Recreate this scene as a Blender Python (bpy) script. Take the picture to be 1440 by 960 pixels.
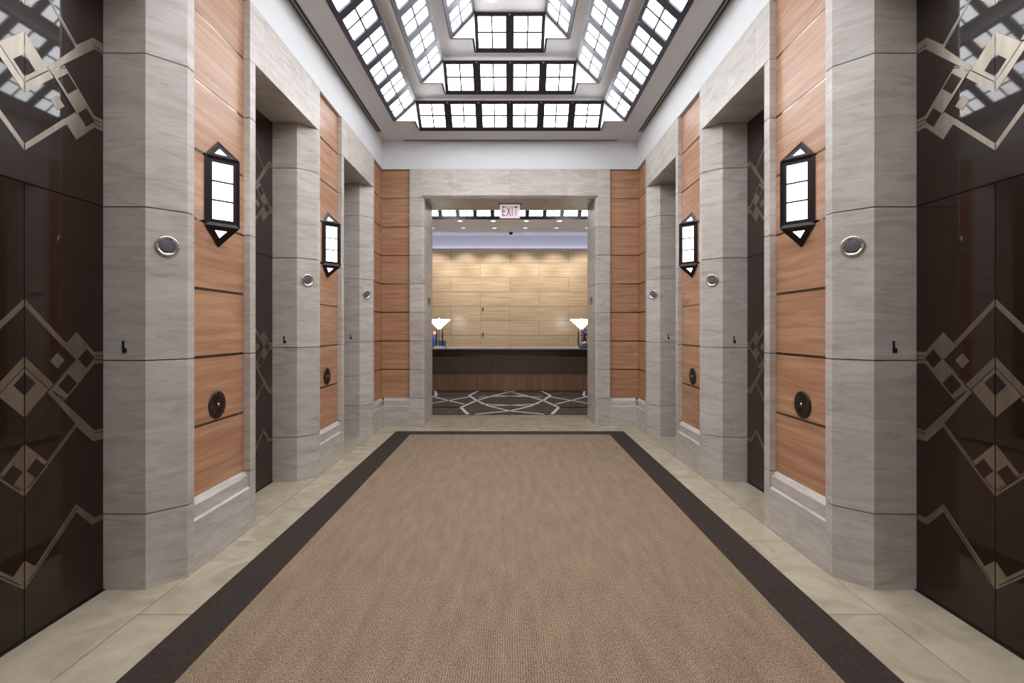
import bpy, bmesh, math, random
from mathutils import Vector, Matrix
random.seed(7)
for o in list(bpy.data.objects): bpy.data.objects.remove(o)
S = bpy.context.scene
COL = S.collection

# ------------------------------------------------------------------ camera, world, exposure
EYE = 1.55
cd = bpy.data.cameras.new('camera'); cam = bpy.data.objects.new('camera', cd); COL.objects.link(cam)
cam.location = (0, 0, EYE); cam.rotation_euler = (math.pi/2, 0, 0)
cd.sensor_width = 36; cd.lens = 36*680/1440
cd.shift_x = 3/1440; cd.shift_y = -17/1440; cd.clip_start = .05; cd.clip_end = 100
S.camera = cam
W = bpy.data.worlds.new('world'); S.world = W; W.use_nodes = True
W.node_tree.nodes['Background'].inputs[0].default_value = (.5, .53, .6, 1)
W.node_tree.nodes['Background'].inputs[1].default_value = 0.0
vs = S.view_settings
vs.view_transform = 'Standard'; vs.look = 'None'; vs.gamma = 1; vs.use_curve_mapping = False
vs.exposure = 0.46
SKY = 7.2          # strength of the back-lit laylight panes

# ------------------------------------------------------------------ materials
def srgb(r, g, b):
    def c(v):
        v /= 255
        return v/12.92 if v <= .04045 else ((v+.055)/1.055)**2.4
    return (c(r), c(g), c(b), 1)
MATS = {}
def base(name, col, rough=.5, metal=0, **kw):
    m = bpy.data.materials.new(name); m.use_nodes = True
    p = m.node_tree.nodes['Principled BSDF']
    p.inputs['Base Color'].default_value = col
    p.inputs['Roughness'].default_value = rough
    p.inputs['Metallic'].default_value = metal
    for k, v in kw.items(): p.inputs[k.replace('_', ' ')].default_value = v
    MATS[name] = m
    return m, m.node_tree.nodes, m.node_tree.links, p
def noise_col(m, scale, stops, dist=0, detail=5, bump=0, rough=.55, rand=1.0, nscale=1.0):
    """colour ramp over a stretched world-position noise, shifted per object"""
    N, L = m.node_tree.nodes, m.node_tree.links; p = N['Principled BSDF']
    g = N.new('ShaderNodeNewGeometry'); oi = N.new('ShaderNodeObjectInfo')
    mp = N.new('ShaderNodeVectorMath'); mp.operation = 'MULTIPLY'; mp.inputs[1].default_value = scale
    ad = N.new('ShaderNodeVectorMath'); ad.operation = 'ADD'
    sc = N.new('ShaderNodeVectorMath'); sc.operation = 'SCALE'; sc.inputs[0].default_value = (37, 53, 71); 
    L.new(oi.outputs['Random'], sc.inputs['Scale'])
    L.new(g.outputs['Position'], mp.inputs[0]); L.new(mp.outputs[0], ad.inputs[0])
    if rand: L.new(sc.outputs[0], ad.inputs[1])
    n = N.new('ShaderNodeTexNoise'); n.inputs['Scale'].default_value = nscale; n.inputs['Detail'].default_value = detail
    n.inputs['Roughness'].default_value = rough; n.inputs['Distortion'].default_value = dist
    L.new(ad.outputs[0], n.inputs['Vector'])
    r = N.new('ShaderNodeValToRGB'); e = r.color_ramp.elements
    e[0].position, e[0].color = stops[0]; e[1].position, e[1].color = stops[-1]
    for s in stops[1:-1]:
        x = e.new(s[0]); x.color = s[1]
    L.new(n.outputs['Fac'], r.inputs['Fac'])
    out = r.outputs['Color']
    hv = N.new('ShaderNodeHueSaturation'); mr = N.new('ShaderNodeMapRange')
    mr.inputs['To Min'].default_value = .93; mr.inputs['To Max'].default_value = 1.06
    L.new(oi.outputs['Random'], mr.inputs['Value']); L.new(mr.outputs[0], hv.inputs['Value'])
    L.new(out, hv.inputs['Color']); L.new(hv.outputs[0], p.inputs['Base Color'])
    if bump:
        b = N.new('ShaderNodeBump'); b.inputs['Strength'].default_value = bump; b.inputs['Distance'].default_value = .002
        L.new(n.outputs['Fac'], b.inputs['Height']); L.new(b.outputs[0], p.inputs['Normal'])
    return n, hv

def stone_mat(name, cols, rough):
    m, N, L, p = base(name, (1, 1, 1, 1), rough)
    n, hv = noise_col(m, (2.2, 2.2, 11), [(.28, cols[0]), (.5, cols[1]), (.72, cols[2])], dist=1.2, detail=8, bump=.12, rough=.62)
    # fine darker veins and pits that belong to the stone
    g = N.new('ShaderNodeNewGeometry'); mp = N.new('ShaderNodeVectorMath'); mp.operation = 'MULTIPLY'; mp.inputs[1].default_value = (9, 9, 60)
    v = N.new('ShaderNodeTexNoise'); v.inputs['Scale'].default_value = 1; v.inputs['Detail'].default_value = 6; v.inputs['Distortion'].default_value = .8
    L.new(g.outputs['Position'], mp.inputs[0]); L.new(mp.outputs[0], v.inputs['Vector'])
    r = N.new('ShaderNodeValToRGB'); r.color_ramp.elements[0].position = .24; r.color_ramp.elements[0].color = (.77, .745, .72, 1)
    r.color_ramp.elements[1].position = .46; r.color_ramp.elements[1].color = (1, 1, 1, 1)
    L.new(v.outputs['Fac'], r.inputs['Fac'])
    mx = N.new('ShaderNodeMix'); mx.data_type = 'RGBA'; mx.blend_type = 'MULTIPLY'; mx.inputs['Factor'].default_value = 1
    L.new(hv.outputs[0], mx.inputs['A']); L.new(r.outputs[0], mx.inputs['B']); L.new(mx.outputs['Result'], p.inputs['Base Color'])
    return m
stone_mat('limestone', [srgb(176, 167, 158), srgb(198, 191, 184), srgb(212, 206, 200)], .42)

m, N, L, p = base('cherry_wood', (1, 1, 1, 1), .33)
noise_col(m, (1.6, 1.6, 26), [(.3, srgb(162, 114, 86)), (.5, srgb(181, 135, 104)), (.7, srgb(197, 156, 124))], dist=.5, detail=7, bump=.03)
m, N, L, p = base('honey_panel', (1, 1, 1, 1), .22)
noise_col(m, (.9, .9, 18), [(.3, srgb(188, 163, 136)), (.5, srgb(203, 180, 152)), (.7, srgb(214, 194, 168))], dist=.4, detail=7)
m, N, L, p = base('desk_wood', (1, 1, 1, 1), .3)
noise_col(m, (14, 3, 1.2), [(.3, srgb(150, 112, 90)), (.7, srgb(176, 136, 112))], detail=6)
m, N, L, p = base('polished_marble', (1, 1, 1, 1), .1)
noise_col(m, (3, 3, 3), [(.3, srgb(172, 158, 136)), (.5, srgb(188, 175, 154)), (.7, srgb(200, 188, 168))], dist=1.5, detail=8, rough=.6)
base('grout', srgb(70, 62, 55), .8)
base('floor_grout', srgb(84, 72, 58), .7)
base('white_paint', srgb(226, 228, 230), .6)
base('ceiling_paint', srgb(214, 212, 212), .6)
base('slot_black', (.012, .011, .011, 1), .5)
base('slot_metal', srgb(150, 142, 134), .4, .1)
base('groove_metal', srgb(128, 118, 106), .2, 1.0)
base('bronze_black', srgb(46, 42, 54), .3, .35)
base('sconce_bronze', srgb(38, 30, 32), .32, .4)
base('came_dark', srgb(40, 36, 36), .5)
base('chrome', (.72, .69, .66, 1), .16, 1.0)
base('lens_dark', srgb(104, 100, 108), .3)
base('letter_bronze', (.02, .017, .016, 1), .4, .3)
base('grille_bronze', srgb(66, 53, 44), .45, .5)
base('sign_red', srgb(196, 52, 66), .5)
base('screw', (.8, .8, .8, 1), .25, 1)
base('counter_stone', srgb(190, 180, 172), .12)
base('desk_dark', srgb(100, 88, 72), .3)
base('fascia_hinge_brown', srgb(78, 64, 54), .4)  # dark brown of the desk fascia and the wall hinges
base('lamp_rod', srgb(52, 40, 34), .35, .5)
base('lamp_base', srgb(226, 222, 216), .3)
base('blue_glass', srgb(70, 82, 150), .25)
base('pink_cap', srgb(226, 190, 190), .4)
base('purple_petals', srgb(120, 60, 140), .6)
base('dark_vase', srgb(30, 26, 34), .25)
base('grey_bowl', srgb(104, 106, 110), .4)
base('leaf_dark', srgb(34, 40, 34), .6)

m, N, L, p = base('door_bronze', (.02, .0125, .009, 1), .34, 0.0, IOR=1.22, Coat_Weight=1.0, Coat_Roughness=.03, Coat_IOR=1.42)
noise_col(m, (.6, .6, .35), [(.3, (.013, .005, .0022, 1)), (.7, (.024, .0105, .0055, 1))], detail=3, rand=0)
m, N, L, p = base('door_dark_inset', (.015, .006, .003, 1), .34, 0.0, IOR=1.22, Coat_Weight=1.0, Coat_Roughness=.03, Coat_IOR=1.42)
m, N, L, p = base('inlay_metal', srgb(150, 138, 120), .38, 1.0)
noise_col(m, (18, 18, 3), [(.3, srgb(142, 133, 120)), (.7, srgb(164, 156, 144))], detail=5)
p.inputs['Metallic'].default_value = 1.0

# woven sisal field
m, N, L, p = base('sisal', (1, 1, 1, 1), .95)
g = N.new('ShaderNodeNewGeometry')
def wave(scale, direction, dist):
    w = N.new('ShaderNodeTexWave'); w.wave_type = 'BANDS'; w.bands_direction = direction
    w.inputs['Scale'].default_value = scale; w.inputs['Distortion'].default_value = dist; w.inputs['Detail'].default_value = 2
    w.inputs['Detail Scale'].default_value = 3
    L.new(g.outputs['Position'], w.inputs['Vector']); return w
wx = wave(26, 'X', 2.2); wy = wave(34, 'Y', 3.0)
def nz(vec, det=4):
    mp = N.new('ShaderNodeVectorMath'); mp.operation = 'MULTIPLY'; mp.inputs[1].default_value = vec
    n = N.new('ShaderNodeTexNoise'); n.inputs['Scale'].default_value = 1; n.inputs['Detail'].default_value = det
    L.new(g.outputs['Position'], mp.inputs[0]); L.new(mp.outputs[0], n.inputs['Vector']); return n
n1 = nz((150, 80, 1), 6); n2 = nz((14, 3, 1)); n3 = nz((45, 260, 1))
def mth(op, a, b):
    q = N.new('ShaderNodeMath'); q.operation = op
    for i, x in enumerate((a, b)):
        if isinstance(x, (int, float)): q.inputs[i].default_value = x
        else: L.new(x, q.inputs[i])
    return q.outputs[0]
h = mth('ADD', mth('MULTIPLY', wx.outputs['Fac'], .15), mth('MULTIPLY', wy.outputs['Fac'], .13))
h = mth('ADD', h, mth('MULTIPLY', n1.outputs['Fac'], .66)); h = mth('ADD', h, mth('MULTIPLY', n2.outputs['Fac'], .18)); h = mth('ADD', h, mth('MULTIPLY', n3.outputs['Fac'], .2))
r = N.new('ShaderNodeValToRGB'); e = r.color_ramp.elements
e[0].position = .38; e[0].color = srgb(76, 61, 46); e[1].position = .94; e[1].color = srgb(198, 176, 149)
x = e.new(.63); x.color = srgb(133, 112, 90)
L.new(h, r.inputs['Fac']); L.new(r.outputs[0], p.inputs['Base Color'])
b = N.new('ShaderNodeBump'); b.inputs['Strength'].default_value = .6; b.inputs['Distance'].default_value = .004
L.new(h, b.inputs['Height']); L.new(b.outputs[0], p.inputs['Normal'])
m, N, L, p = base('carpet_border', (1, 1, 1, 1), .95)
noise_col(m, (60, 60, 60), [(.3, srgb(44, 34, 28)), (.7, srgb(64, 52, 44))], detail=4, bump=.3)
m, N, L, p = base('lobby_carpet_brown', (1, 1, 1, 1), .95)
noise_col(m, (7, 7, 7), [(.35, srgb(66, 50, 40)), (.6, srgb(98, 79, 67)), (.75, srgb(120, 102, 90))], detail=8, rough=.7)
base('lobby_carpet_line', srgb(226, 220, 218), .95)

def emit(name, col, strength, edge=None):
    m, N, L, p = base(name, col, .35)
    p.inputs['Emission Color'].default_value = col
    p.inputs['Emission Strength'].default_value = strength
    return m, N, L, p
m, N, L, p = emit('laylight_glass', (1, 1, 1, 1), SKY)
g = N.new('ShaderNodeNewGeometry'); n = N.new('ShaderNodeTexNoise'); n.inputs['Scale'].default_value = 5; n.inputs['Detail'].default_value = 6
L.new(g.outputs['Position'], n.inputs['Vector'])
r = N.new('ShaderNodeValToRGB'); e = r.color_ramp.elements
e[0].position = .26; e[0].color = (.95, .72, .42, 1); e[1].position = .36; e[1].color = (.93, .96, 1, 1)
L.new(n.outputs['Fac'], r.inputs['Fac']); L.new(r.outputs[0], p.inputs['Emission Color'])
emit('lobby_glass', (.95, .96, 1, 1), 4.5)
emit('cove_strip', (.66, .70, 1, 1), 7)
emit('washer_lens', (.9, .88, 1, 1), 1.1)
emit('sconce_glass', (.97, .98, 1, 1), 2.6)
emit('lamp_shade_glass', (1, .97, .93, 1), 4.0)
emit('downlight_lens', (1, .95, .9, 1), 3.0)
emit('sign_white', srgb(226, 222, 226), .35)
emit('ring_lens', srgb(90, 90, 100), .02)

# ------------------------------------------------------------------ mesh helpers
def mesh_from(bm, name, bevel=0):
    if bevel:
        es = [e for e in bm.edges if len(e.link_faces) == 2 and e.calc_face_angle(0) > .35]
        bmesh.ops.bevel(bm, geom=es, offset=bevel, segments=1, affect='EDGES', clamp_overlap=True)
    bmesh.ops.recalc_face_normals(bm, faces=bm.faces)
    me = bpy.data.meshes.new(name); bm.to_mesh(me); bm.free(); return me
def add_prism(bm, pts, lo, hi, axis='z'):
    """extrude a 2-D outline; axis z: (x,y) outline, y: (x,z), x: (y,z)"""
    def mk(a, b, c):
        return {'z': (a, b, c), 'y': (a, c, b), 'x': (c, a, b)}[axis]
    A = [bm.verts.new(mk(a, b, lo)) for a, b in pts]; B = [bm.verts.new(mk(a, b, hi)) for a, b in pts]
    n = len(pts)
    bm.faces.new(A); bm.faces.new(B[::-1])
    for i in range(n): bm.faces.new((A[i], A[(i+1) % n], B[(i+1) % n], B[i]))
def add_box(bm, x0, x1, y0, y1, z0, z1):
    add_prism(bm, [(x0, y0), (x1, y0), (x1, y1), (x0, y1)], z0, z1)
def prism(pts, lo, hi, axis='z', bevel=0, name='part'):
    bm = bmesh.new(); add_prism(bm, pts, lo, hi, axis); return mesh_from(bm, name, bevel)
def box(x0, x1, y0, y1, z0, z1, bevel=0, name='part'):
    bm = bmesh.new(); add_box(bm, x0, x1, y0, y1, z0, z1); return mesh_from(bm, name, bevel)
def boxes(lst, bevel=0, name='part'):
    bm = bmesh.new()
    for b in lst: add_box(bm, *b)
    return mesh_from(bm, name, bevel)
def lathe(prof, n=32, name='part', cap=True):
    bm = bmesh.new(); rings = []
    for r, z in prof:
        rings.append([bm.verts.new((r*math.cos(2*math.pi*i/n), r*math.sin(2*math.pi*i/n), z)) for i in range(n)])
    for a, b in zip(rings, rings[1:]):
        for i in range(n): bm.faces.new((a[i], a[(i+1) % n], b[(i+1) % n], b[i]))
    if cap:
        bm.faces.new(rings[0][::-1]); bm.faces.new(rings[-1])
    me = mesh_from(bm, name)
    for p in me.polygons: p.use_smooth = len(p.vertices) == 4
    return me
def obj(name, me, mat, parent=None, loc=(0, 0, 0), rot=None):
    if mat and not me.materials: me.materials.append(MATS[mat])
    o = bpy.data.objects.new(name, me); COL.objects.link(o); o.location = loc
    if rot: o.rotation_euler = rot
    if parent: o.parent = parent
    return o
def empty(name, loc=(0, 0, 0), rz=0):
    o = bpy.data.objects.new(name, None); COL.objects.link(o); o.location = loc; o.rotation_euler = (0, 0, rz); o.empty_display_size = .1
    return o
def tag(o, label, cat, group=None, kind=None):
    o['label'] = label; o['category'] = cat
    if group: o['group'] = group
    if kind: o['kind'] = kind
    return o
def text_mesh(txt, size, extrude, sx=1.0):
    c = bpy.data.curves.new('t', 'FONT'); c.body = txt; c.size = size; c.extrude = extrude; c.align_x = 'CENTER'; c.align_y = 'CENTER'
    o = bpy.data.objects.new('t', c); COL.objects.link(o)
    dg = bpy.context.evaluated_depsgraph_get(); dg.update()
    me = bpy.data.meshes.new_from_object(o.evaluated_get(dg))
    bpy.data.objects.remove(o)
    me.transform(Matrix.Diagonal((sx, 1, 1, 1)))
    return me

# ------------------------------------------------------------------ dimensions (metres)
XW, XD = 2.02, 2.42            # stone front plane, elevator door plane
XR = 2.07                      # wood panels, set back
PITCH, Y0 = 2.05, 2.88
YE, YE2 = 7.72, 8.54           # end wall front, far face of the passage
YB = -2.3                      # wall behind
ZC = EYE + 3.01                # soffit
C0, CH = .45, .4575            # plinth height, course height
Z7, Z8 = C0+7*CH, C0+8*CH
G = .0034                      # half joint
OPEN = 1.37                    # half width of the passage

# ------------------------------------------------------------------ floor
fl = obj('floor', box(-4.8, 4.8, YB-.2, 15.6, -.12, -.006), 'floor_grout')
tag(fl, 'polished cream marble floor around the carpet', 'floor', kind='structure')
def tile(x0, x1, y0, y1):
    g = .0026
    obj('floor_tile', box(x0+g, x1-g, y0+g, y1-g, -.03, 0, name='floor_tile'), 'polished_marble', fl)
for s in (-1, 1):
    ys = [2.63+.91*k for k in range(-6, 6)]
    ys = [YB] + [y for y in ys if YB+.1 < y < YE-.35] + [YE+.05]
    for a, b in zip(ys, ys[1:]):
        tile(*sorted((s*1.70, s*XW)), a, b)
    for k in range(-1, 3):
        y0 = Y0+PITCH*k
        tile(*sorted((s*XW, s*2.5)), y0-1.26 if k > -1 else YB, y0+.2)
# rows across the passage
def row(xs, a, b):
    for p, q in zip(xs, xs[1:]): tile(p, q, a, b)
row([-1.70, -.92, 0, .92, 1.70], 7.30, 7.63)
row([-1.70, -1.38, -.46, .46, 1.38, 1.70], 7.63, 8.50)
row([-4.8, -3.7, -2.78, -1.84, -.92, 0, .92, 1.84, 2.78, 3.7, 4.8], 8.50, 8.77)
for s in (-1, 1): row(sorted((s*3.9, s*4.8)), 8.77, 15.4)

# ------------------------------------------------------------------ carpets
cp = empty('carpet', (0, 2.65, 0)); tag(cp, 'tan woven sisal carpet with dark brown border between the elevator doors', 'carpet')
def cpart(name, pts, z, mat, parent=cp):
    oy = parent.location.y
    return obj(name, prism([(x, y-oy) for x, y in pts], 0.0005, z, bevel=0, name=name), mat, parent)
xo, xi, yo, yi, yb = 1.722, 1.463, 7.325, 7.09, -2.0
cpart('carpet_field', [(-xi, yb+.25), (xi, yb+.25), (xi, yi), (-xi, yi)], .010, 'sisal')
cpart('carpet_border', [(-xo, yb), (-xi, yb+.25), (-xi, yi), (-xo, yo)], .009, 'carpet_border')
cpart('carpet_border', [(xo, yb), (xo, yo), (xi, yi), (xi, yb+.25)], .009, 'carpet_border')
cpart('carpet_border', [(-xo, yo), (-xi, yi), (xi, yi), (xo, yo)], .009, 'carpet_border')
cpart('carpet_border', [(-xo, yb), (xo, yb), (xi, yb+.25), (-xi, yb+.25)], .009, 'carpet_border')

lc = empty('lobby_carpet', (0, 10.5, 0)); tag(lc, 'dark brown lobby carpet with pale interlaced geometric lines before the reception desk', 'carpet')
cpart('carpet_field', [(-3.9, 8.77), (3.9, 8.77), (3.9, 15.1), (-3.9, 15.1)], .010, 'lobby_carpet_brown', lc)
def cline(pts, w=.062):
    bm = bmesh.new(); hw = w/2
    P = [Vector((x, y-10.5)) for x, y in pts]
    Ls, Rs = [], []
    for i, q in enumerate(P):
        d1 = (P[i]-P[i-1]).normalized() if i else (P[1]-P[0]).normalized()
        d2 = (P[i+1]-P[i]).normalized() if i < len(P)-1 else d1
        n = Vector((-(d1+d2).y, (d1+d2).x)).normalized(); k = hw/max(.4, n.dot(Vector((-d1.y, d1.x))))
        Ls.append(q+n*k); Rs.append(q-n*k)
    for i in range(len(P)-1):
        add_prism(bm, [tuple(Rs[i]), tuple(Rs[i+1]), tuple(Ls[i+1]), tuple(Ls[i])], .009, .0118)
    return mesh_from(bm, 'carpet_line')
for cx in (-2.66, 0, 2.66):
    for s in (-1, 1):
        obj('carpet_line', cline([(cx+s*.764, 8.79), (cx+s*.967, 9.55), (cx+s*.72, 10.49), (cx+s*.345, 11.3), (cx, 11.95), (cx-s*.15, 12.2)]), 'lobby_carpet_line', lc)
        obj('carpet_line', cline([(cx+s*.79, 12.1), (cx+s*.95, 11.26), (cx+s*.72, 10.49), (cx+s*.408, 9.7), (cx, 9.14), (cx-s*.62, 8.79)]), 'lobby_carpet_line', lc)
        obj('carpet_line', cline([(cx+s*.95, 9.57), (cx+s*1.71, 9.57)]), 'lobby_carpet_line', lc)
        obj('carpet_line', cline([(cx+s*.95, 11.26), (cx+s*1.71, 11.26)]), 'lobby_carpet_line', lc)
        obj('carpet_line', cline([(cx+s*.42, 9.72), (cx-s*.6, 10.0)]), 'lobby_carpet_line', lc)
        obj('carpet_line', cline([(cx+s*.36, 11.26), (cx-s*.7, 11.0)]), 'lobby_carpet_line', lc)
        obj('carpet_line', cline([(cx+s*.93, 11.05), (cx+s*1.33, 10.49), (cx+s*1.72, 9.95)]), 'lobby_carpet_line', lc)

# ------------------------------------------------------------------ side walls: cores, stone blocks, wood panels
cache = {}
def shared(key, fn):
    if key not in cache: cache[key] = fn()
    return cache[key]
def mx(s, pts): return [(s*a, b) for a, b in pts]
COURSES = [(0, C0), (C0, C0+2*CH), (C0+2*CH, C0+4*CH), (C0+4*CH, C0+6*CH), (C0+6*CH, Z7)]
A0, A1, A2, A3, A4, A5 = 0, .15, .215, .88, .96, 1.11   # pier stations from the far jamb of one door to the next
NEAR = [(2.50, 0), (2.17, 0), (XW, A1), (XW, A2), (2.50, A2)]
FAR = [(2.50, A3), (XW, A3), (XW, A4), (2.17, A5), (2.50, A5)]
PLINTH = [(XW, 0), (XW, .318), (XW+.016, .33), (XW+.016, .412), (XR, .45), (2.3, .45), (2.3, 0)]
walls = {}
for s, nm in ((-1, 'wall_left'), (1, 'wall_right')):
    bm = bmesh.new()
    q = .013
    for k in range(-1, 3):
        y = Y0+PITCH*k
        add_prism(bm, mx(s, [(2.56, y+q), (2.17+q, y+q), (XW+q, y+A1+q*.4), (XW+q, y+A2-.004), (2.56, y+A2-.004)]), .0, Z8-.01)
        if k < 2:
            add_prism(bm, mx(s, [(2.56, y+A3+.004), (XW+q, y+A3+.004), (XW+q, y+A4-q*.4), (2.17+q, y+A5-q), (2.56, y+A5-q)]), .0, Z8-.01)
            add_box(bm, *sorted((s*2.11, s*2.56)), y+A2-.004, y+A3+.004, 0, Z8-.01)
            add_box(bm, *sorted((s*(XW+q), s*2.56)), y+A5-.05, y+PITCH+.05, Z7+q, Z8-.01)
        else:
            add_box(bm, *sorted((s*2.11, s*2.56)), y+A2-.004, YE+.3, 0, Z8-.01)
    add_box(bm, *sorted((s*2.56, s*2.70)), YB, YE2, 0, ZC+.02)
    # plain return beyond the piers, behind the camera
    w = obj(nm, mesh_from(bm, nm), 'grout'); walls[s] = w
    tag(w, ('left' if s < 0 else 'right')+' wall of limestone piers, cherry wood panels and elevator openings', 'wall', kind='structure')
    f = obj('painted_frieze', box(*sorted((s*(XW+.012), s*2.60)), YB, YE+.1, Z8, ZC+.01), 'white_paint', w)
    for k in range(-1, 3):
        y = Y0+PITCH*k
        for ci, (z0, z1) in enumerate(COURSES):
            g0 = 0 if ci == 0 else G
            obj('stone_block', shared(('n', s, ci), lambda: prism(mx(s, NEAR), z0+g0, z1-G, bevel=.002, name='stone_block')), 'limestone', w, (0, y, 0))
            if k < 2:
                obj('stone_block', shared(('f', s, ci), lambda: prism(mx(s, FAR), z0+g0, z1-G, bevel=.002, name='stone_block')), 'limestone', w, (0, y, 0))
        # lintel course
        g = .0012
        obj('lintel_block', shared(('ln', s), lambda: box(*sorted((s*XW, s*2.5)), 0+g, A2, Z7+G*.4, Z8, .002, 'lintel_block')), 'limestone', w, (0, y, 0))
        if k < 2:
            obj('lintel_block', shared(('lf', s), lambda: box(*sorted((s*XW, s*2.5)), A3, A5-g, Z7+G*.4, Z8, .002, 'lintel_block')), 'limestone', w, (0, y, 0))
            obj('lintel_block', shared(('lc', s), lambda: box(*sorted((s*XW, s*2.5)), A5+g, PITCH-g, Z7+G*.4, Z8, .002, 'lintel_block')), 'limestone', w, (0, y, 0))
            obj('plinth_block', shared(('pl', s), lambda: prism(mx(s, PLINTH), A2, A3, 'y', 0, 'plinth_block')), 'limestone', w, (0, y, 0))
            obj('groove_strip', shared(('gs', s), lambda: box(*sorted((s*(XR+.0025), s*2.108)), A2+.001, A3-.001, C0, Z8-.012, 0, 'groove_strip')), 'groove_metal', w, (0, y, 0))
            for r in range(8):
                obj('wood_panel', shared(('wp', s, r), lambda: box(*sorted((s*XR, s*2.10)), A2+.002, A3-.002, C0+r*CH+(.0095 if r else .002), C0+(r+1)*CH-.0095, .0015, 'wood_panel')), 'cherry_wood', w, (0, y, 0))
    # corner return by the end wall
    y = Y0+2*PITCH
    obj('plinth_block', prism(mx(s, PLINTH), y+A2, YE+.06, 'y', 0, 'plinth_block'), 'limestone', w)
    obj('groove_strip', box(*sorted((s*(XR+.0025), s*2.108)), y+A2+.001, YE+.052, C0, Z8-.012), 'groove_metal', w)
    for r in range(8):
        obj('wood_panel', box(*sorted((s*XR, s*2.10)), y+A2+.002, YE+.049, C0+r*CH+(.0095 if r else .002), C0+(r+1)*CH-.0095, .0015, 'wood_panel'), 'cherry_wood', w)
    # stretch behind the camera
    y = Y0-PITCH
    for z0, z1 in COURSES+[(Z7, Z8)]:
        n = 3
        for i in range(n):
            a = YB+(y-PITCH+A5+1.2-YB)*i/n if False else YB+(y-1.24-YB)*i/n
            b = YB+(y-1.24-YB)*(i+1)/n
            obj('stone_block', box(*sorted((s*XW, s*2.56)), a+.001, b-.001, z0+(G if z0 else 0), z1-G, .002, 'stone_block'), 'limestone', w)
    for z0, z1 in COURSES+[(Z7, Z8)]:
        obj('stone_block', box(*sorted((s*(XW), s*2.56)), y-1.24+.001, y-.001, z0+(G if z0 else 0), z1-G, .002, 'stone_block'), 'limestone', w)

# ------------------------------------------------------------------ end wall with the passage
bm = bmesh.new(); q = .03
for s in (-1, 1):
    add_box(bm, *sorted((s*(OPEN+q), s*1.585)), YE+q, YE2-q, 0, Z8-.01)
    add_box(bm, *sorted((s*1.55, s*4.9)), YE+.09, YE2-.02, 0, ZC+.02)
add_box(bm, -1.585, 1.585, YE+q, YE2-q, Z7+q, Z8-.01)
we = obj('wall_end', mesh_from(bm, 'wall_end'), 'grout')
tag(we, 'end wall with a wide stone framed passage to the reception lobby', 'wall', kind='structure')
obj('painted_frieze', box(-2.03, 2.03, YE+.012, YE2, Z8, ZC+.01), 'white_paint', we)
ch = .036
for s in (-1, 1):
    zs = [0]+[C0+i*CH for i in range(8)]
    for i in range(8):
        obj('stone_block', prism(mx(s, [(OPEN+ch, YE), (1.60, YE), (1.60, YE2), (OPEN, YE2), (OPEN, YE+ch)]), zs[i]+(G if i else 0), zs[i+1]-G, bevel=.002, name='stone_block'), 'limestone', we)
    obj('plinth_block', prism([(YE, 0), (YE, .318), (YE+.016, .33), (YE+.016, .412), (YE+.05, .45), (YE+.3, .45), (YE+.3, 0)], *sorted((s*1.60, s*2.021)), axis='x', name='plinth_block'), 'limestone', we)
    obj('groove_strip', box(*sorted((s*1.602, s*2.074)), YE+.0525, YE+.088, C0, Z8-.012), 'groove_metal', we)
    for r in range(8):
        obj('wood_panel', box(*sorted((s*1.603, s*2.067)), YE+.05, YE+.08, C0+r*CH+(.0095 if r else .002), C0+(r+1)*CH-.0095, .0015, 'wood_panel'), 'cherry_wood', we)
    obj('lintel_block', prism([(YE, Z7+ch), (YE, Z8), (YE2, Z8), (YE2, Z7), (YE+ch, Z7)], *sorted((s*.0012, s*.92)), axis='x', bevel=.002, name='lintel_block'), 'limestone', we)
    obj('lintel_block', prism([(YE, Z7+ch), (YE, Z8), (YE2, Z8), (YE2, Z7), (YE+ch, Z7)], *sorted((s*.9224, s*(OPEN+ch))), axis='x', bevel=.002, name='lintel_block'), 'limestone', we)
    obj('lintel_block', box(*sorted((s*(OPEN+ch), s*1.60)), YE, YE2, Z7+G*.4, Z8, .002, 'lintel_block'), 'limestone', we)
wb = obj('wall_back', box(-2.7, 2.7, YB-.15, YB, 0, ZC+.02), 'limestone'); tag(wb, 'plain limestone wall closing the elevator hall', 'wall', kind='structure')

# ------------------------------------------------------------------ stepped ceiling with back-lit laylights
bm = bmesh.new()
T = .035
def flat(bm, X, Ya, Yb, z, w, r, a, b):
    """rectangle |x|<X, Ya..Yb at height z, less the notched opening of the tier above"""
    if X > w+r:
        add_box(bm, -X, -(w+r), Ya, Yb, z, z+T); add_box(bm, w+r, X, Ya, Yb, z, z+T)
    add_box(bm, -(w+r), w+r, b+r, Yb, z, z+T); add_box(bm, -(w+r), w+r, Ya, a-r, z, z+T)
    for s in (-1, 1):
        add_box(bm, *sorted((s*w, s*(w+r))), b, b+r, z, z+T); add_box(bm, *sorted((s*w, s*(w+r))), a-r, a, z, z+T)
def gables(bm, w, r, a, b, z0, z1):
    t = .02
    for s in (-1, 1):
        tri = mx(s, [(w+r, z0), (w, z0), (w, z1)])
        add_prism(bm, tri, b-.003, b+t, 'y'); add_prism(bm, tri, a-t, a+.003, 'y')
        add_prism(bm, [(b+r, z0), (b, z0), (b, z1)], *sorted((s*(w-.003), s*(w+t))), axis='x')
        add_prism(bm, [(a-r, z0), (a, z0), (a, z1)], *sorted((s*(w-.003), s*(w+t))), axis='x')
def lip(bm, w, a, b, z0, z1):
    t = .02
    add_box(bm, -w-t, -w, a, b, z0, z1); add_box(bm, w, w+t, a, b, z0, z1)
    add_box(bm, -w-t, w+t, b, b+t, z0, z1); add_box(bm, -w-t, w+t, a-t, a, z0, z1)
CEN = 3.775  # sets the laylights' unseen near end, cut short to keep near piers darker
def mir(y): return 2*CEN-y
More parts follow.
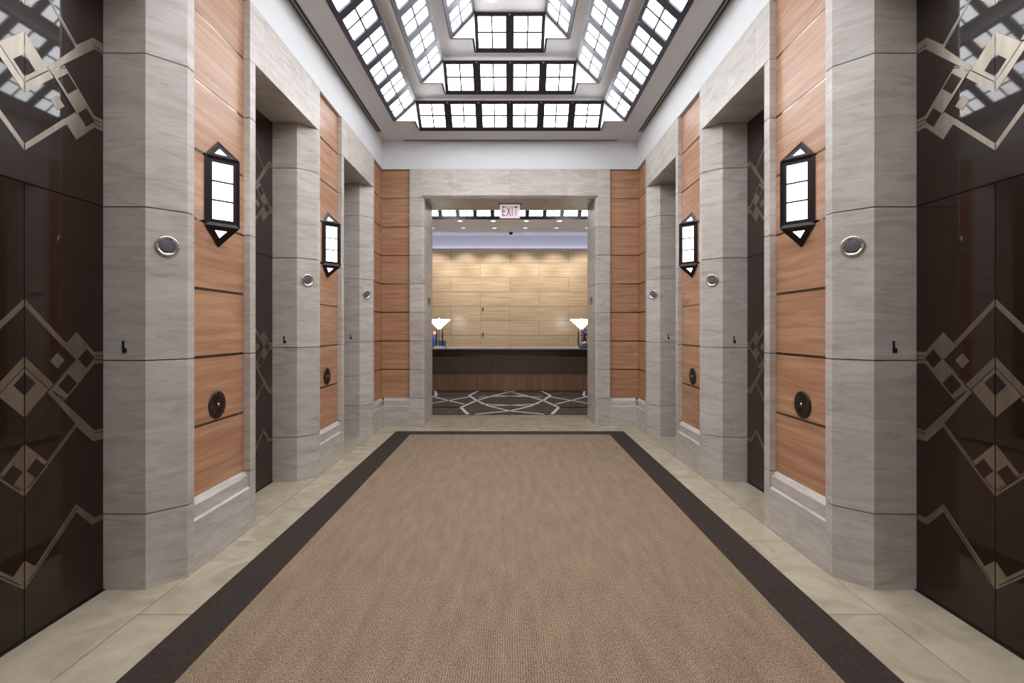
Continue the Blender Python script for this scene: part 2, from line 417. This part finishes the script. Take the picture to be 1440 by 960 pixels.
TIERS = [  # half width at top, run, far end at top, z low, z high, panes across, panes along
    (1.365, .325, 6.995, EYE+3.010, EYE+3.310, 6, 14),
    (.910, .310, 6.560, EYE+3.340, EYE+3.650, 4, 12),
    (.455, .310, 6.150, EYE+3.700, EYE+4.035, 2, 10)]
X, Ya, Yb = 2.60, YB-.1, YE+.08
prev = None
for w, r, b, z0, z1, na, nl in TIERS:
    a = mir(b)
    if prev: lip(bm, X, Ya, Yb, prev, z0)
    flat(bm, X, Ya, Yb, z0, w, r, a, b); gables(bm, w, r, a, b, z0, z1)
    X, Ya, Yb, prev = w, a, b, z1
add_box(bm, -X-.02, X+.02, Ya-.02, Yb+.02, prev, prev+T)
ce = obj('ceiling', mesh_from(bm, 'ceiling'), 'ceiling_paint')
tag(ce, 'pale three-tier stepped ceiling around the back-lit panels', 'ceiling', kind='structure')
# linear air slots along the soffit
def slot(x0, x1, y0, y1):
    t = .003
    obj('air_slot', box(x0, x1, y0, y1, ZC-t, ZC+.002), 'slot_black', ce)
    if y1-y0 > x1-x0: m_ = (x0+.36*(x1-x0), x0+.60*(x1-x0), y0, y1)
    else: m_ = (x0, x1, y0+.4*(y1-y0), y0+.6*(y1-y0))
    obj('air_slot_bar', box(*m_, ZC-t-.003, ZC), 'slot_metal', ce)
for s in (-1, 1): slot(*sorted((s*1.955, s*2.022)), YB+.4, 7.36)
slot(-1.70, 1.70, YE-.035, YE)

wn = 0
def strip(P, e, sv, nrm, n, length, label, glass='laylight_glass', rb=.054):
    """P lower start, e unit along, sv slope vector (full), nrm unit towards the room"""
    global wn; wn += 1
    P, e, sv, nrm = Vector(P), Vector(e), Vector(sv), Vector(nrm)
    sl = sv.length; su = sv/sl; M = Matrix((e, su, nrm)).transposed()
    root = empty('window_%d' % wn, P); root.rotation_euler = M.to_euler()
    tag(root, label, 'window', kind='structure')
    fb, mw, d0, d1 = .046, .053, -.02, .018
    key = ('fr', n, round(length, 3), round(sl, 3))
    obj('frame', shared(key, lambda: boxes([(0, length, 0, rb, d0, d1), (0, length, sl-fb, sl, d0, d1), (0, fb, rb, sl-fb, d0, d1), (length-fb, length, rb, sl-fb, d0, d1)], 0, 'frame')), 'bronze_black', root)
    pw = length/n
    mull = shared(('mu', round(sl, 3), rb), lambda: box(-mw, mw, rb, sl-fb, d0, d1-.001, .003, 'mullion'))
    scr = shared('screw', lambda: lathe([(.008, 0), (.008, .004), (.003, .007)], 10, 'screw'))
    for i in range(1, n):
        obj('mullion', mull, 'bronze_black', root, (i*pw, 0, 0))
        obj('screw', scr, 'screw', root, (i*pw, sl-fb*.5, d1))
    for i in range(n):
        x0 = i*pw+(mw if i else fb); x1 = (i+1)*pw-(mw if i < n-1 else fb)
        y0, y1 = rb, sl-fb; xm, ym = (x0+x1)/2, (y0+y1)/2; t = .0105
        wq, hq = (x1-x0)/2-t, (y1-y0)/2-t
        pm = shared(('pane', round(wq, 3), round(hq, 3), glass), lambda: box(0, wq, 0, hq, -.012, -.004, 0, 'glass_pane'))
        for (px, py) in ((x0, y0), (xm+t, y0), (x0, ym+t), (xm+t, ym+t)):
            obj('glass_pane', pm, glass, root, (px, py, 0))
        cm = shared(('came', round(wq, 3), round(hq, 3)), lambda: boxes([(-t, t, -hq-t, hq+t, -.013, .004), (-wq-t, wq+t, -t, t, -.013, .003)], 0, 'came'))
        obj('came', cm, 'came_dark', root, (xm, ym, 0))
nm = ['lowest', 'middle', 'topmost']
for i, (w, r, b, z0, z1, na, nl) in enumerate(TIERS):
    a = mir(b); h = z1-z0; k = math.hypot(r, h)
    t = nm[i]
    strip((-w, b+r, z0), (1, 0, 0), (0, -r, h), (0, -h/k, -r/k), na, 2*w, 'back-lit panes of the %s ceiling tier above the passage' % t)
    strip((w, a-r, z0), (-1, 0, 0), (0, r, h), (0, h/k, -r/k), na, 2*w, 'back-lit panes of the %s ceiling tier at its unseen near end' % t)
    strip((-w-r, a, z0), (0, 1, 0), (r, 0, h), (h/k, 0, -r/k), nl, b-a, 'long row of back-lit panes of the %s ceiling tier along the left wall' % t)
    strip((w+r, b, z0), (0, -1, 0), (-r, 0, h), (-h/k, 0, -r/k), nl, b-a, 'long row of back-lit panes of the %s ceiling tier along the right wall' % t)

dk = empty('ceiling_disc', (-.235, 5.86, EYE+4.035)); tag(dk, 'small round white ceiling speaker on the highest ceiling panel', 'speaker')
obj('rim', lathe([(.10, 0), (.10, -.012), (.082, -.016)], 32), 'white_paint', dk)
obj('grille', lathe([(.08, -.012), (.078, -.0175), (.01, -.019)], 32), 'ceiling_paint', dk)

# ------------------------------------------------------------------ elevator doors
HW = .467
MIRZ = 4.144
def clip(pts): return [(min(a, HW-.004), b) for a, b in pts]
def sq(cx, cz, h): return [(cx, cz+h), (cx+h, cz), (cx, cz-h), (cx-h, cz)]
g2 = .003
PAT = [  # (metal outline on one leaf: distance from the seam, height), level
 ([(g2, 1.70), (.231, 1.472), (.212, 1.453), (g2, 1.665)], 0),
 (sq(.176, 1.383, .041), 0),
 ([(.211, 1.457), (.289, 1.535), (.405, 1.419), (.48, 1.419), (.48, 1.35), (.405, 1.35), (.213, 1.158), (.137, 1.234), (.285, 1.382)], 0),
 ([(g2, 1.413), (.154, 1.26), (.130, 1.236), (g2, 1.363)], 0),
 ([(g2, 1.356), (.124, 1.235), (g2, 1.113)], 0),
 ([(.120, 1.222), (.137, 1.232), (.407, .962), (.48, .962), (.48, .900), (.398, .900), (.290, 1.006), (g2, .719), (g2, .745), (.284, 1.026)], 0),
 ([(g2, .977), (.115, .862), (g2, .75)], 0),
 ([(g2, .256), (g2, .292), (.287, .574), (.405, .456), (.48, .456), (.48, .42), (.39, .42), (.287, .532)], 0),
 ([(g2, .395), (.056, .342), (g2, .290)], 0)]
DARK = [sq(.352, 1.384, .054), sq(.236, 1.250, .057), [(g2, 1.331), (.055, 1.277), (g2, 1.222)], sq(.058, .841, .050)]
LINES = [((.145, 1.243), (.29, 1.390)), ((.152, 1.225), (.40, .975)), ((.40, .945), (.48, .945)), ((.30, .985), (.40, .885)),
         ((.40, 1.395), (.48, 1.395)), ((.40, 1.372), (.48, 1.372)), ((.02, .285), (.29, .555)), ((.02, .752), (.28, 1.012)), ((.165, 1.205), (.225, 1.17))]
def seg(a, b, w=.0022):
    d = (Vector(b)-Vector(a)).normalized(); n = Vector((-d.y, d.x))*w
    return [(a[0]+n.x, a[1]+n.y), (b[0]+n.x, b[1]+n.y), (b[0]-n.x, b[1]-n.y), (a[0]-n.x, a[1]-n.y)]
ZS = 2.284
def inlays(leaf, side, upper):
    """leaf-local: y along the wall, x out of the door towards the room is negative of nothing: front at x = 0"""
    def put(pts, lvl, mat, name):
        pts = clip(pts)
        if upper:
            pts = [(a, MIRZ-b) for a, b in pts]
            if min(b for a, b in pts) < ZS+.02 or max(b for a, b in pts) > Z7-.03: return
        elif max(b for a, b in pts) > ZS: return
        key = (name, upper, side, tuple(pts))
        me = shared(key, lambda: prism([(side*a, b) for a, b in pts], -.0005, .0012+.0008*lvl, 'x', 0, name))
        obj(name, me, mat, leaf)
    for pts, l in PAT: put(pts, 0, 'inlay_metal', 'metal_inlay')
    for pts in DARK: put(pts, 1, 'door_dark_inset', 'dark_inset')
    for a, b in LINES: put(seg(a, b), 1, 'door_dark_inset', 'incised_line')
ordn = ['third', 'second', 'first']
dn = 0
for s in (-1, 1):
    for k in range(3):
        dn += 1
        yc = Y0+PITCH*k-.47
        # door local frame: +x points into the hall, so the right wall is turned round
        d = empty('door_%d' % dn, (s*XD, yc, 0), 0 if s < 0 else math.pi)
        tag(d, '%s elevator from the passage on the %s wall, dark bronze doors with diamond metal inlay' % (ordn[k], 'left' if s < 0 else 'right'), 'door', 'elevator doors', 'structure')
        for side in (-1, 1):
            lf = obj('door_leaf', shared(('leaf', side), lambda: box(-.04, 0, *sorted((side*.002, side*HW)), .006, ZS-.005, .0012, 'door_leaf')), 'door_bronze', d)
            inlays(lf, side, False)
        tp = obj('transom_panel', shared('transom', lambda: box(-.04, 0, -HW, HW, ZS, Z7+.02, .0012, 'transom_panel')), 'door_bronze', d)
        for side in (-1, 1): inlays(tp, side, True)
        obj('sill', shared('sill', lambda: box(-.06, .012, -.47, .47, -.001, .005, 0, 'sill')), 'slot_black', d)

# ------------------------------------------------------------------ fittings on the piers
HAND = {-1: 'left-hand', 1: 'right-hand'}
pairs = ['third', 'second', 'first']
PR = []
def chain(o, parent): o.parent = parent; return o
ring_me = lathe([(.063, 0), (.063, .010), (.057, .017), (.049, .015), (.045, .006), (.040, .006), (.040, 0)], 40, 'ring')
lens_me = lathe([(.043, .001), (.043, .006), (.030, .0085), (.004, .010)], 32, 'lens')
def letter_L():
    bm = bmesh.new()
    add_prism(bm, [(-.014, -.036), (.012, -.036), (.012, -.008), (-.002, -.008), (-.002, .036), (-.014, .036)], 0, .004)
    return mesh_from(bm, 'letter', .0006)
L_me = letter_L()
for s in (-1, 1):
    for k in range(3):
        y = Y0+PITCH*k
        # hall lantern ring on the splayed face
        n = Vector((-s*.15, -.15, 0)).normalized()
        c = Vector((s*2.095, y+.075, 2.058))
        t = empty('hall_lantern', c+n*.0005)
        t.rotation_euler = n.to_track_quat('Z', 'Y').to_euler()
        tag(t, 'round chrome elevator signal beyond %s elevator from passage, %s wall facing the desk' % (pairs[k], HAND[s]), 'signal light', 'round elevator signals')
        obj('ring', ring_me, 'chrome', t); obj('lens', lens_me, 'lens_dark', t)
        o = obj('letter', L_me, 'letter_bronze', None, (s*2.293, y-.0005, 1.446), (math.pi/2, 0, 0))
        o.name = 'floor_letter'
        tag(o, 'dark raised letter L on jamb, %s elevator from passage, %s wall facing the desk' % (pairs[k], HAND[s]), 'letter', 'raised jamb letters')

# round grilles low on the wood panels
plate_me = lathe([(.097, 0), (.097, .006), (.090, .010), (.06, .011), (.055, .008), (.03, .009), (.02, .012), (.004, .013)], 40, 'plate')
def grille_ring():
    bm = bmesh.new()
    for i in range(16):
        a = 2*math.pi*i/16; d = Vector((math.cos(a), math.sin(a))); n = Vector((-d.y, d.x))*.0035
        p, q_ = d*.03, d*.088
        add_prism(bm, [tuple(p+n), tuple(q_+n), tuple(q_-n), tuple(p-n)], .008, .014)
    return mesh_from(bm, 'spokes')
spoke_me = grille_ring(); hub_me = lathe([(.012, .01), (.012, .016), (.004, .019)], 20, 'hub')
bays = ['farther from the passage', 'next to the passage']
for s in (-1, 1):
    for k in range(2):
        y = Y0+PITCH*k
        t = empty('round_grille', (s*(XR-.0003), y+.535, 1.02)); t.rotation_euler = Vector((-s, 0, 0)).to_track_quat('Z', 'Y').to_euler()
        tag(t, 'round bronze grille on wood panels %s, %s wall facing the desk' % (bays[k], HAND[s]), 'grille', 'round bronze grilles')
        obj('plate', plate_me, 'grille_bronze', t); obj('spokes', spoke_me, 'grille_bronze', t); obj('hub', hub_me, 'chrome', t)

# ------------------------------------------------------------------ wall sconces: right-angle prism lanterns with pyramid ends
HS, ZB0, ZB1, ZT, ZL = .149, 2.262, 2.737, 2.878, 2.135
def frame_face(bm, outer, inner, n, depth):
    """a flat ring between two matching outlines (3-D points), given thickness along -n"""
    n = Vector(n)
    k = len(outer)
    O = [Vector(p) for p in outer]; I = [Vector(p) for p in inner]
    vo = [bm.verts.new(p) for p in O]; vi = [bm.verts.new(p) for p in I]
    wo = [bm.verts.new(p-n*depth) for p in O]; wi = [bm.verts.new(p-n*depth) for p in I]
    for i in range(k):
        j = (i+1) % k
        bm.faces.new((vo[i], vo[j], vi[j], vi[i])); bm.faces.new((vi[i], vi[j], wi[j], wi[i]))
        bm.faces.new((wo[i], wi[i], wi[j], wo[j])); bm.faces.new((vo[i], wo[i], wo[j], vo[j]))
def lerp(a, b, t): return Vector(a)*(1-t)+Vector(b)*t
def slab(pts, n, d):
    bm = bmesh.new(); n = Vector(n)
    A = [bm.verts.new(Vector(p)) for p in pts]; B = [bm.verts.new(Vector(p)-n*d) for p in pts]; k = len(pts)
    bm.faces.new(A); bm.faces.new(B[::-1])
    for i in range(k): bm.faces.new((A[i], A[(i+1) % k], B[(i+1) % k], B[i]))
    return mesh_from(bm, 'glass_pane')
def make_sconce(s, y, label):
    t = empty('wall_sconce', (s*(XR-.0003), y, 2.135)); t.rotation_euler = (0, 0, 0 if s < 0 else math.pi)
    tag(t, label, 'wall lamp', 'prism wall sconces')
    def build():
        out = []
        zo = -2.135
        for sd in (-1, 1):
            w = (0, sd*HS); nose = (HS, 0)
            n = Vector((1, sd, 0)).normalized()
            def P(u, z): return Vector((w[0]*(1-u)+nose[0]*u, w[1]*(1-u)+nose[1]*u, z+zo))
            bm = bmesh.new()
            frame_face(bm, [P(0, ZB0), P(1, ZB0), P(1, ZB1), P(0, ZB1)], [P(.22, ZB0+.046), P(.83, ZB0+.046), P(.83, ZB1-.036), P(.22, ZB1-.036)], n, .012)
            # raised outer moulding
            frame_face(bm, [P(0, ZB0)+n*.006, P(1, ZB0)+n*.006, P(1, ZB1)+n*.006, P(0, ZB1)+n*.006], [P(.12, ZB0+.022), P(.92, ZB0+.022), P(.92, ZB1-.018), P(.12, ZB1-.018)], n, .004)
            out.append(('frame', mesh_from(bm, 'frame'), 'sconce_bronze'))
            za, zb = ZB0+.046, ZB1-.036; hgt = (zb-za)/3
            for i in range(3):
                out.append(('glass_pane', slab([P(.22, za+i*hgt+.002)-n*.006, P(.83, za+i*hgt+.002)-n*.006, P(.83, za+(i+1)*hgt-.002)-n*.006, P(.22, za+(i+1)*hgt-.002)-n*.006], n, .004), 'sconce_glass'))
            for i in (1, 2):
                z = za+i*hgt
                out.append(('glazing_bar', slab([P(.22, z-.0055)+n*.001, P(.83, z-.0055)+n*.001, P(.83, z+.0055)+n*.001, P(.22, z+.0055)+n*.001], n, .008), 'sconce_bronze'))
            for zb_, za_, sc in ((ZB1, ZT, .38), (ZB0, ZL, .36)):
                a, b, c = P(0, zb_), P(1, zb_), Vector((0, 0, za_+zo))
                nn = (b-a).cross(c-a).normalized()
                if nn.x < 0: nn = -nn
                cen = (a+b+c)/3
                ins = [lerp(cen, p, sc) for p in (a, b, c)]
                mid = [lerp(cen, p, .78) for p in (a, b, c)]
                bm = bmesh.new(); frame_face(bm, [a, b, c], ins, nn, .010)
                frame_face(bm, [a+nn*.005, b+nn*.005, c+nn*.005], mid, nn, .004)
                out.append(('cap_frame', mesh_from(bm, 'cap_frame'), 'sconce_bronze'))
                out.append(('glass_pane', slab([p-nn*.004 for p in ins], nn, .003), 'sconce_glass'))
        return out
    last = t
    for nme, me, mat in shared('sconce', build):
        if 'frame' in nme: last = obj(nme, me, mat, t)
        else: obj(nme, me, mat, last)
    obj('back_plate', shared('sconce_back', lambda: prism([(-HS, ZB0-2.135), (HS, ZB0-2.135), (HS, ZB1-2.135), (0, ZT-2.135), (-HS, ZB1-2.135)], 0, .004, 'x', 0, 'back_plate')), 'sconce_bronze', t)
for s in (-1, 1):
    for k in range(2):
        make_sconce(s, Y0+PITCH*k+.547, 'black framed sconce on wood panels %s, %s wall facing the desk' % (bays[k], HAND[s]))

# ------------------------------------------------------------------ passage fittings
for s in (-1, 1):
    o = empty('jamb_number', (s*(OPEN-.0025), 8.18, 2.02)); o.rotation_euler = (math.pi/2, 0, math.pi/2 if s < 0 else -math.pi/2)
    obj('digit', text_mesh('1', .19, .003, 1.5), 'letter_bronze', o, (-.085, 0, 0)); obj('digit', text_mesh('9', .19, .003, 1.5), 'letter_bronze', o, (.075, 0, 0))
    tag(o, 'dark numerals on the %s stone jamb inside the passage, facing the desk' % HAND[s], 'number', 'numerals on the passage jambs')
ex = empty('exit_sign', (0, 8.1, Z7-.24)); tag(ex, 'white hanging exit sign with red letters under the passage lintel', 'sign')
obj('sign_panel', box(-.167, .167, -.022, .022, 0, .222, .004, 'sign_panel'), 'sign_white', ex)
obj('canopy', box(-.2, .2, -.05, .05, .224, .24, .003, 'canopy'), 'slot_metal', ex)
xs = {'E': (-.105, .95), 'X': (-.022, .85), 'I': (.038, 1.0), 'T': (.10, .75)}
for c_, (x, sx) in xs.items():
    me = text_mesh(c_, .235, .002, sx*.55)
    obj('letter', me, 'sign_red', ex, (x, -.0235, .10), (math.pi/2, 0, 0))

# ------------------------------------------------------------------ lobby shell
LX, YL = 4.6, 15.27
bm = bmesh.new()
lw_, lr, lb, lz0, lz1 = 2.82, .325, 12.875, ZC, ZC+.30
la = lb-7*.47
flat(bm, LX+.1, YE2-.1, YL+.3, lz0, lw_, lr, la, lb); gables(bm, lw_, lr, la, lb, lz0, lz1)
add_box(bm, -lw_-.02, lw_+.02, la-.02, lb+.02, lz1, lz1+T)
lce = obj('ceiling', mesh_from(bm, 'ceiling'), 'ceiling_paint'); tag(lce, 'pale lobby ceiling with downlights above the reception desk', 'ceiling', kind='structure')
k = math.hypot(lr, .3)
for P, e, sv, nrm, n, ln, lab in (((-lw_, lb+lr, lz0), (1, 0, 0), (0, -lr, .3), (0, -.3/k, -lr/k), 12, 2*lw_, 'row of back-lit lobby ceiling panes before the reception desk'),
        ((lw_, la-lr, lz0), (-1, 0, 0), (0, lr, .3), (0, .3/k, -lr/k), 12, 2*lw_, 'row of back-lit lobby ceiling panes above the passage exit'),
        ((-lw_-lr, la, lz0), (0, 1, 0), (lr, 0, .3), (.3/k, 0, -lr/k), 7, lb-la, 'short row of back-lit lobby ceiling panes on the left'),
        ((lw_+lr, lb, lz0), (0, -1, 0), (-lr, 0, .3), (-.3/k, 0, -lr/k), 7, lb-la, 'short row of back-lit lobby ceiling panes on the right')):
    strip(P, e, sv, nrm, n, ln, lab, 'lobby_glass', .095)
for s, nme in ((-1, 'wall_lobby_left'), (1, 'wall_lobby_right')):
    w = obj(nme, box(*sorted((s*LX, s*(LX+.2))), YE2-.1, YL+.4, 0, ZC+.02), 'limestone'); tag(w, 'plain lobby side wall', 'wall', kind='structure')
wl = obj('wall_lobby_far', box(-LX-.2, LX+.2, YL+.26, YL+.4, 0, ZC+.02), 'white_paint')
tag(wl, 'lobby wall of honey coloured panels behind the reception desk', 'wall', kind='structure')
obj('panel_backing', box(-LX, LX, YL+.012, YL+.05, 0, Z8-.01), 'grout', wl)
obj('cove_shelf', box(-LX, LX, YL+.05, YL+.26, Z8-.12, Z8-.10), 'white_paint', wl)
obj('cove_light', box(-LX+.1, LX-.1, YL+.10, YL+.14, Z8-.10, Z8-.085), 'cove_strip', wl)
for r in range(-1, 8):
    z0 = C0+r*CH if r >= 0 else 0; z1 = C0+(r+1)*CH
    xs_ = [(-5.55+1.85*i) for i in range(7)] if r % 2 else [(-4.625+1.85*i) for i in range(6)]
    xs_ = sorted(set([-LX]+[round(x, 3) for x in xs_ if -LX+.2 < x < LX-.2]+[LX]))
    if r in (1, 2, 3): xs_ = sorted(set(xs_+[-.925, 0.0]+([-1.85] if r == 2 else [])))
    for a, b_ in zip(xs_, xs_[1:]):
        obj('wall_panel', box(a+.003, b_-.003, YL, YL+.02, z0+.004, z1-.004, .0015, 'wall_panel'), 'honey_panel', wl)
for z in (2.19, 1.40): obj('hinge', box(-.875, -.835, YL-.02, YL+.002, z-.05, z+.05, .004, 'hinge'), 'fascia_hinge_brown', wl)

# downlights in two rows, the far row washing the wall
rim_me = lathe([(.085, 0), (.085, -.006), (.068, -.008), (.064, 0)], 28, 'rim'); lens2 = None; lens_pts = ([(.064, -.001), (.062, -.004), (.005, -.005)])
lens_k = [lathe(lens_pts, 28, 'lens'), lathe(lens_pts, 28, 'lens')]
for j, yy in enumerate((13.42, 14.35)):
    for i in range(-3, 3):
        x = .92*(i+.5)
        t = empty('downlight', (x, yy, ZC)); tag(t, 'round recessed downlight in the lobby ceiling, row %s' % ('nearer the passage' if j == 0 else 'nearer the panelled wall'), 'light', 'lobby downlights')
        obj('rim', rim_me, 'white_paint', t); obj('lens', lens_k[j], 'washer_lens' if j else 'downlight_lens', t)
        ld = bpy.data.lights.new('downlight_bulb', 'SPOT'); ld.energy = 92 if j else 30; ld.color = (1, .92, .80); ld.spot_size = math.radians(78); ld.spot_blend = .7; ld.shadow_soft_size = .05
        lo = bpy.data.objects.new('bulb', ld); COL.objects.link(lo); lo.parent = t; lo.location = (0, 0, -.03)
        lo.rotation_euler = (math.radians(22 if j else 0), 0, 0)
sc = empty('security_camera', (.03, 15.02, ZC)); tag(sc, 'small black dome camera on the lobby ceiling by the panelled wall', 'camera')
obj('base', lathe([(.07, 0), (.07, -.02), (.06, -.025)], 24), 'dark_vase', sc)
obj('dome', lathe([(.055, -.024)]+[(.055*math.cos(a*.3), -.024-.055*math.sin(a*.3)) for a in range(1, 5)]+[(.006, -.079)], 24), 'dark_vase', sc)

# ------------------------------------------------------------------ reception desk and what stands on it
DY = 12.26
ds = empty('reception_desk', (0, DY, 0)); tag(ds, 'long reception desk with pale stone top and wood base', 'desk')
DXW = 3.22
obj('counter_top', box(-DXW-.08, DXW+.08, -.16, 1.12, 1.045, 1.075, .004, 'counter_top'), 'counter_stone', ds)
obj('upper_fascia', box(-DXW, DXW, -.03, .04, .895, 1.045, .003, 'upper_fascia'), 'fascia_hinge_brown', ds)
obj('metal_strip', box(-DXW, DXW, -.052, -.03, .868, .893, .003, 'metal_strip'), 'groove_metal', ds)
for i in range(-3, 4):
    x0, x1 = i*.92-.46, i*.92+.46
    obj('front_panel', box(x0+.002, x1-.002, -.045, .04, .452, .868, .002, 'front_panel'), 'desk_dark', ds)
    obj('base_panel', box(x0+.002, x1-.002, 0, .05, .012, .446, .002, 'base_panel'), 'desk_wood', ds)
obj('body', box(-DXW, DXW, .05, 1.05, .012, 1.045), 'desk_dark', ds)
CT = 1.075
def rod(r, x, y, z0, z1):
    me = lathe([(r, z0), (r, z1)], 12, 'rod'); me.transform(Matrix.Translation((x, y, 0))); return me
for s in (-1, 1):
    lx = -1.86 if s < 0 else 1.88
    t = empty('table_lamp', (lx, 12.74, CT))
    tag(t, 'desk lamp with flared white shade on dark rods, by the %s' % ('pink and blue vase' if s < 0 else 'purple flowers'), 'lamp', 'reception desk lamps')
    obj('base', box(-.125, .125, -.10, .10, 0, .028, .006, 'base'), 'lamp_base', t)
    for a in (-.072, .004, .08): obj('rod', rod(.018 if abs(a) > .02 else .008, a, .02 if abs(a) > .02 else -.05, .028, .56), 'lamp_rod', t)
    zz = .50
    obj('shade', lathe([(.03, zz-.02), (.05, zz), (.16, zz+.11), (.285, zz+.215), (.292, zz+.235), (.27, zz+.232), (.15, zz+.13), (.02, zz+.02)], 4 if False else 36, 'shade', cap=False), 'lamp_shade_glass', t)
    obj('finial', lathe([(.012, zz+.22), (.022, zz+.25), (.006, zz+.268)], 14, 'finial'), 'lamp_base', t)
    obj('stem', rod(.008, 0, 0, zz+.0, zz+.225), 'lamp_base', t)
    pl = bpy.data.lights.new('bulb', 'POINT'); pl.energy = 8; pl.color = (1, .93, .85); pl.shadow_soft_size = .05
    lo = bpy.data.objects.new('bulb', pl); COL.objects.link(lo); lo.parent = t; lo.location = (0, 0, zz+.30)
t = empty('ornament', (-2.045, 13.13, CT)); tag(t, 'small blue vase with pale pink bloom on the reception counter', 'vase')
obj('vase', lathe([(.05, 0), (.075, .04), (.085, .14), (.06, .24), (.032, .30), (.03, .32)], 24, 'vase'), 'blue_glass', t)
obj('bloom', lathe([(.02, .315), (.045, .335), (.055, .37), (.04, .405), (.01, .415)], 20, 'bloom'), 'pink_cap', t)
t = empty('blue_box', (-1.84, 13.14, CT)); tag(t, 'low blue rounded box on the counter behind the lamp rods', 'box')
obj('body', box(-.10, .10, -.04, .04, 0, .15, .012, 'body'), 'blue_glass', t); obj('lid', box(-.103, .103, -.043, .043, .15, .17, .006, 'lid'), 'blue_glass', t)
t = empty('flower_vase', (2.03, 13.16, CT)); tag(t, 'dark vase of purple flowers on the reception counter', 'vase')
obj('vase', lathe([(.05, 0), (.07, .06), (.06, .18), (.035, .25), (.045, .27)], 24, 'vase'), 'dark_vase', t)
for i in range(9):
    a = i*2.4; rr = .02+.012*i**.5*2
    zz = .30+.045*(i % 4)
    st = obj('stem', rod(.004, rr*math.cos(a), rr*math.sin(a), .2, zz), 'leaf_dark', t)
    bl = lathe([(.01, 0), (.035, .015), (.042, .035), (.025, .06), (.006, .065)], 10, 'flower'); bl.transform(Matrix.Translation((rr*math.cos(a), rr*math.sin(a), zz-.01)))
    obj('flower', bl, 'purple_petals' if i % 3 else 'leaf_dark', t)
t = empty('grey_bowl', (1.90, 12.28, CT)); tag(t, 'grey domed dish in front of the purple flowers on the counter', 'bowl')
obj('dome', lathe([(.15, 0), (.152, .03), (.14, .08), (.11, .125), (.06, .155), (.01, .165)], 32, 'dome'), 'grey_bowl', t)
obj('knob', lathe([(.008, .16), (.016, .172), (.012, .186), (.004, .19)], 14, 'knob'), 'chrome', t)
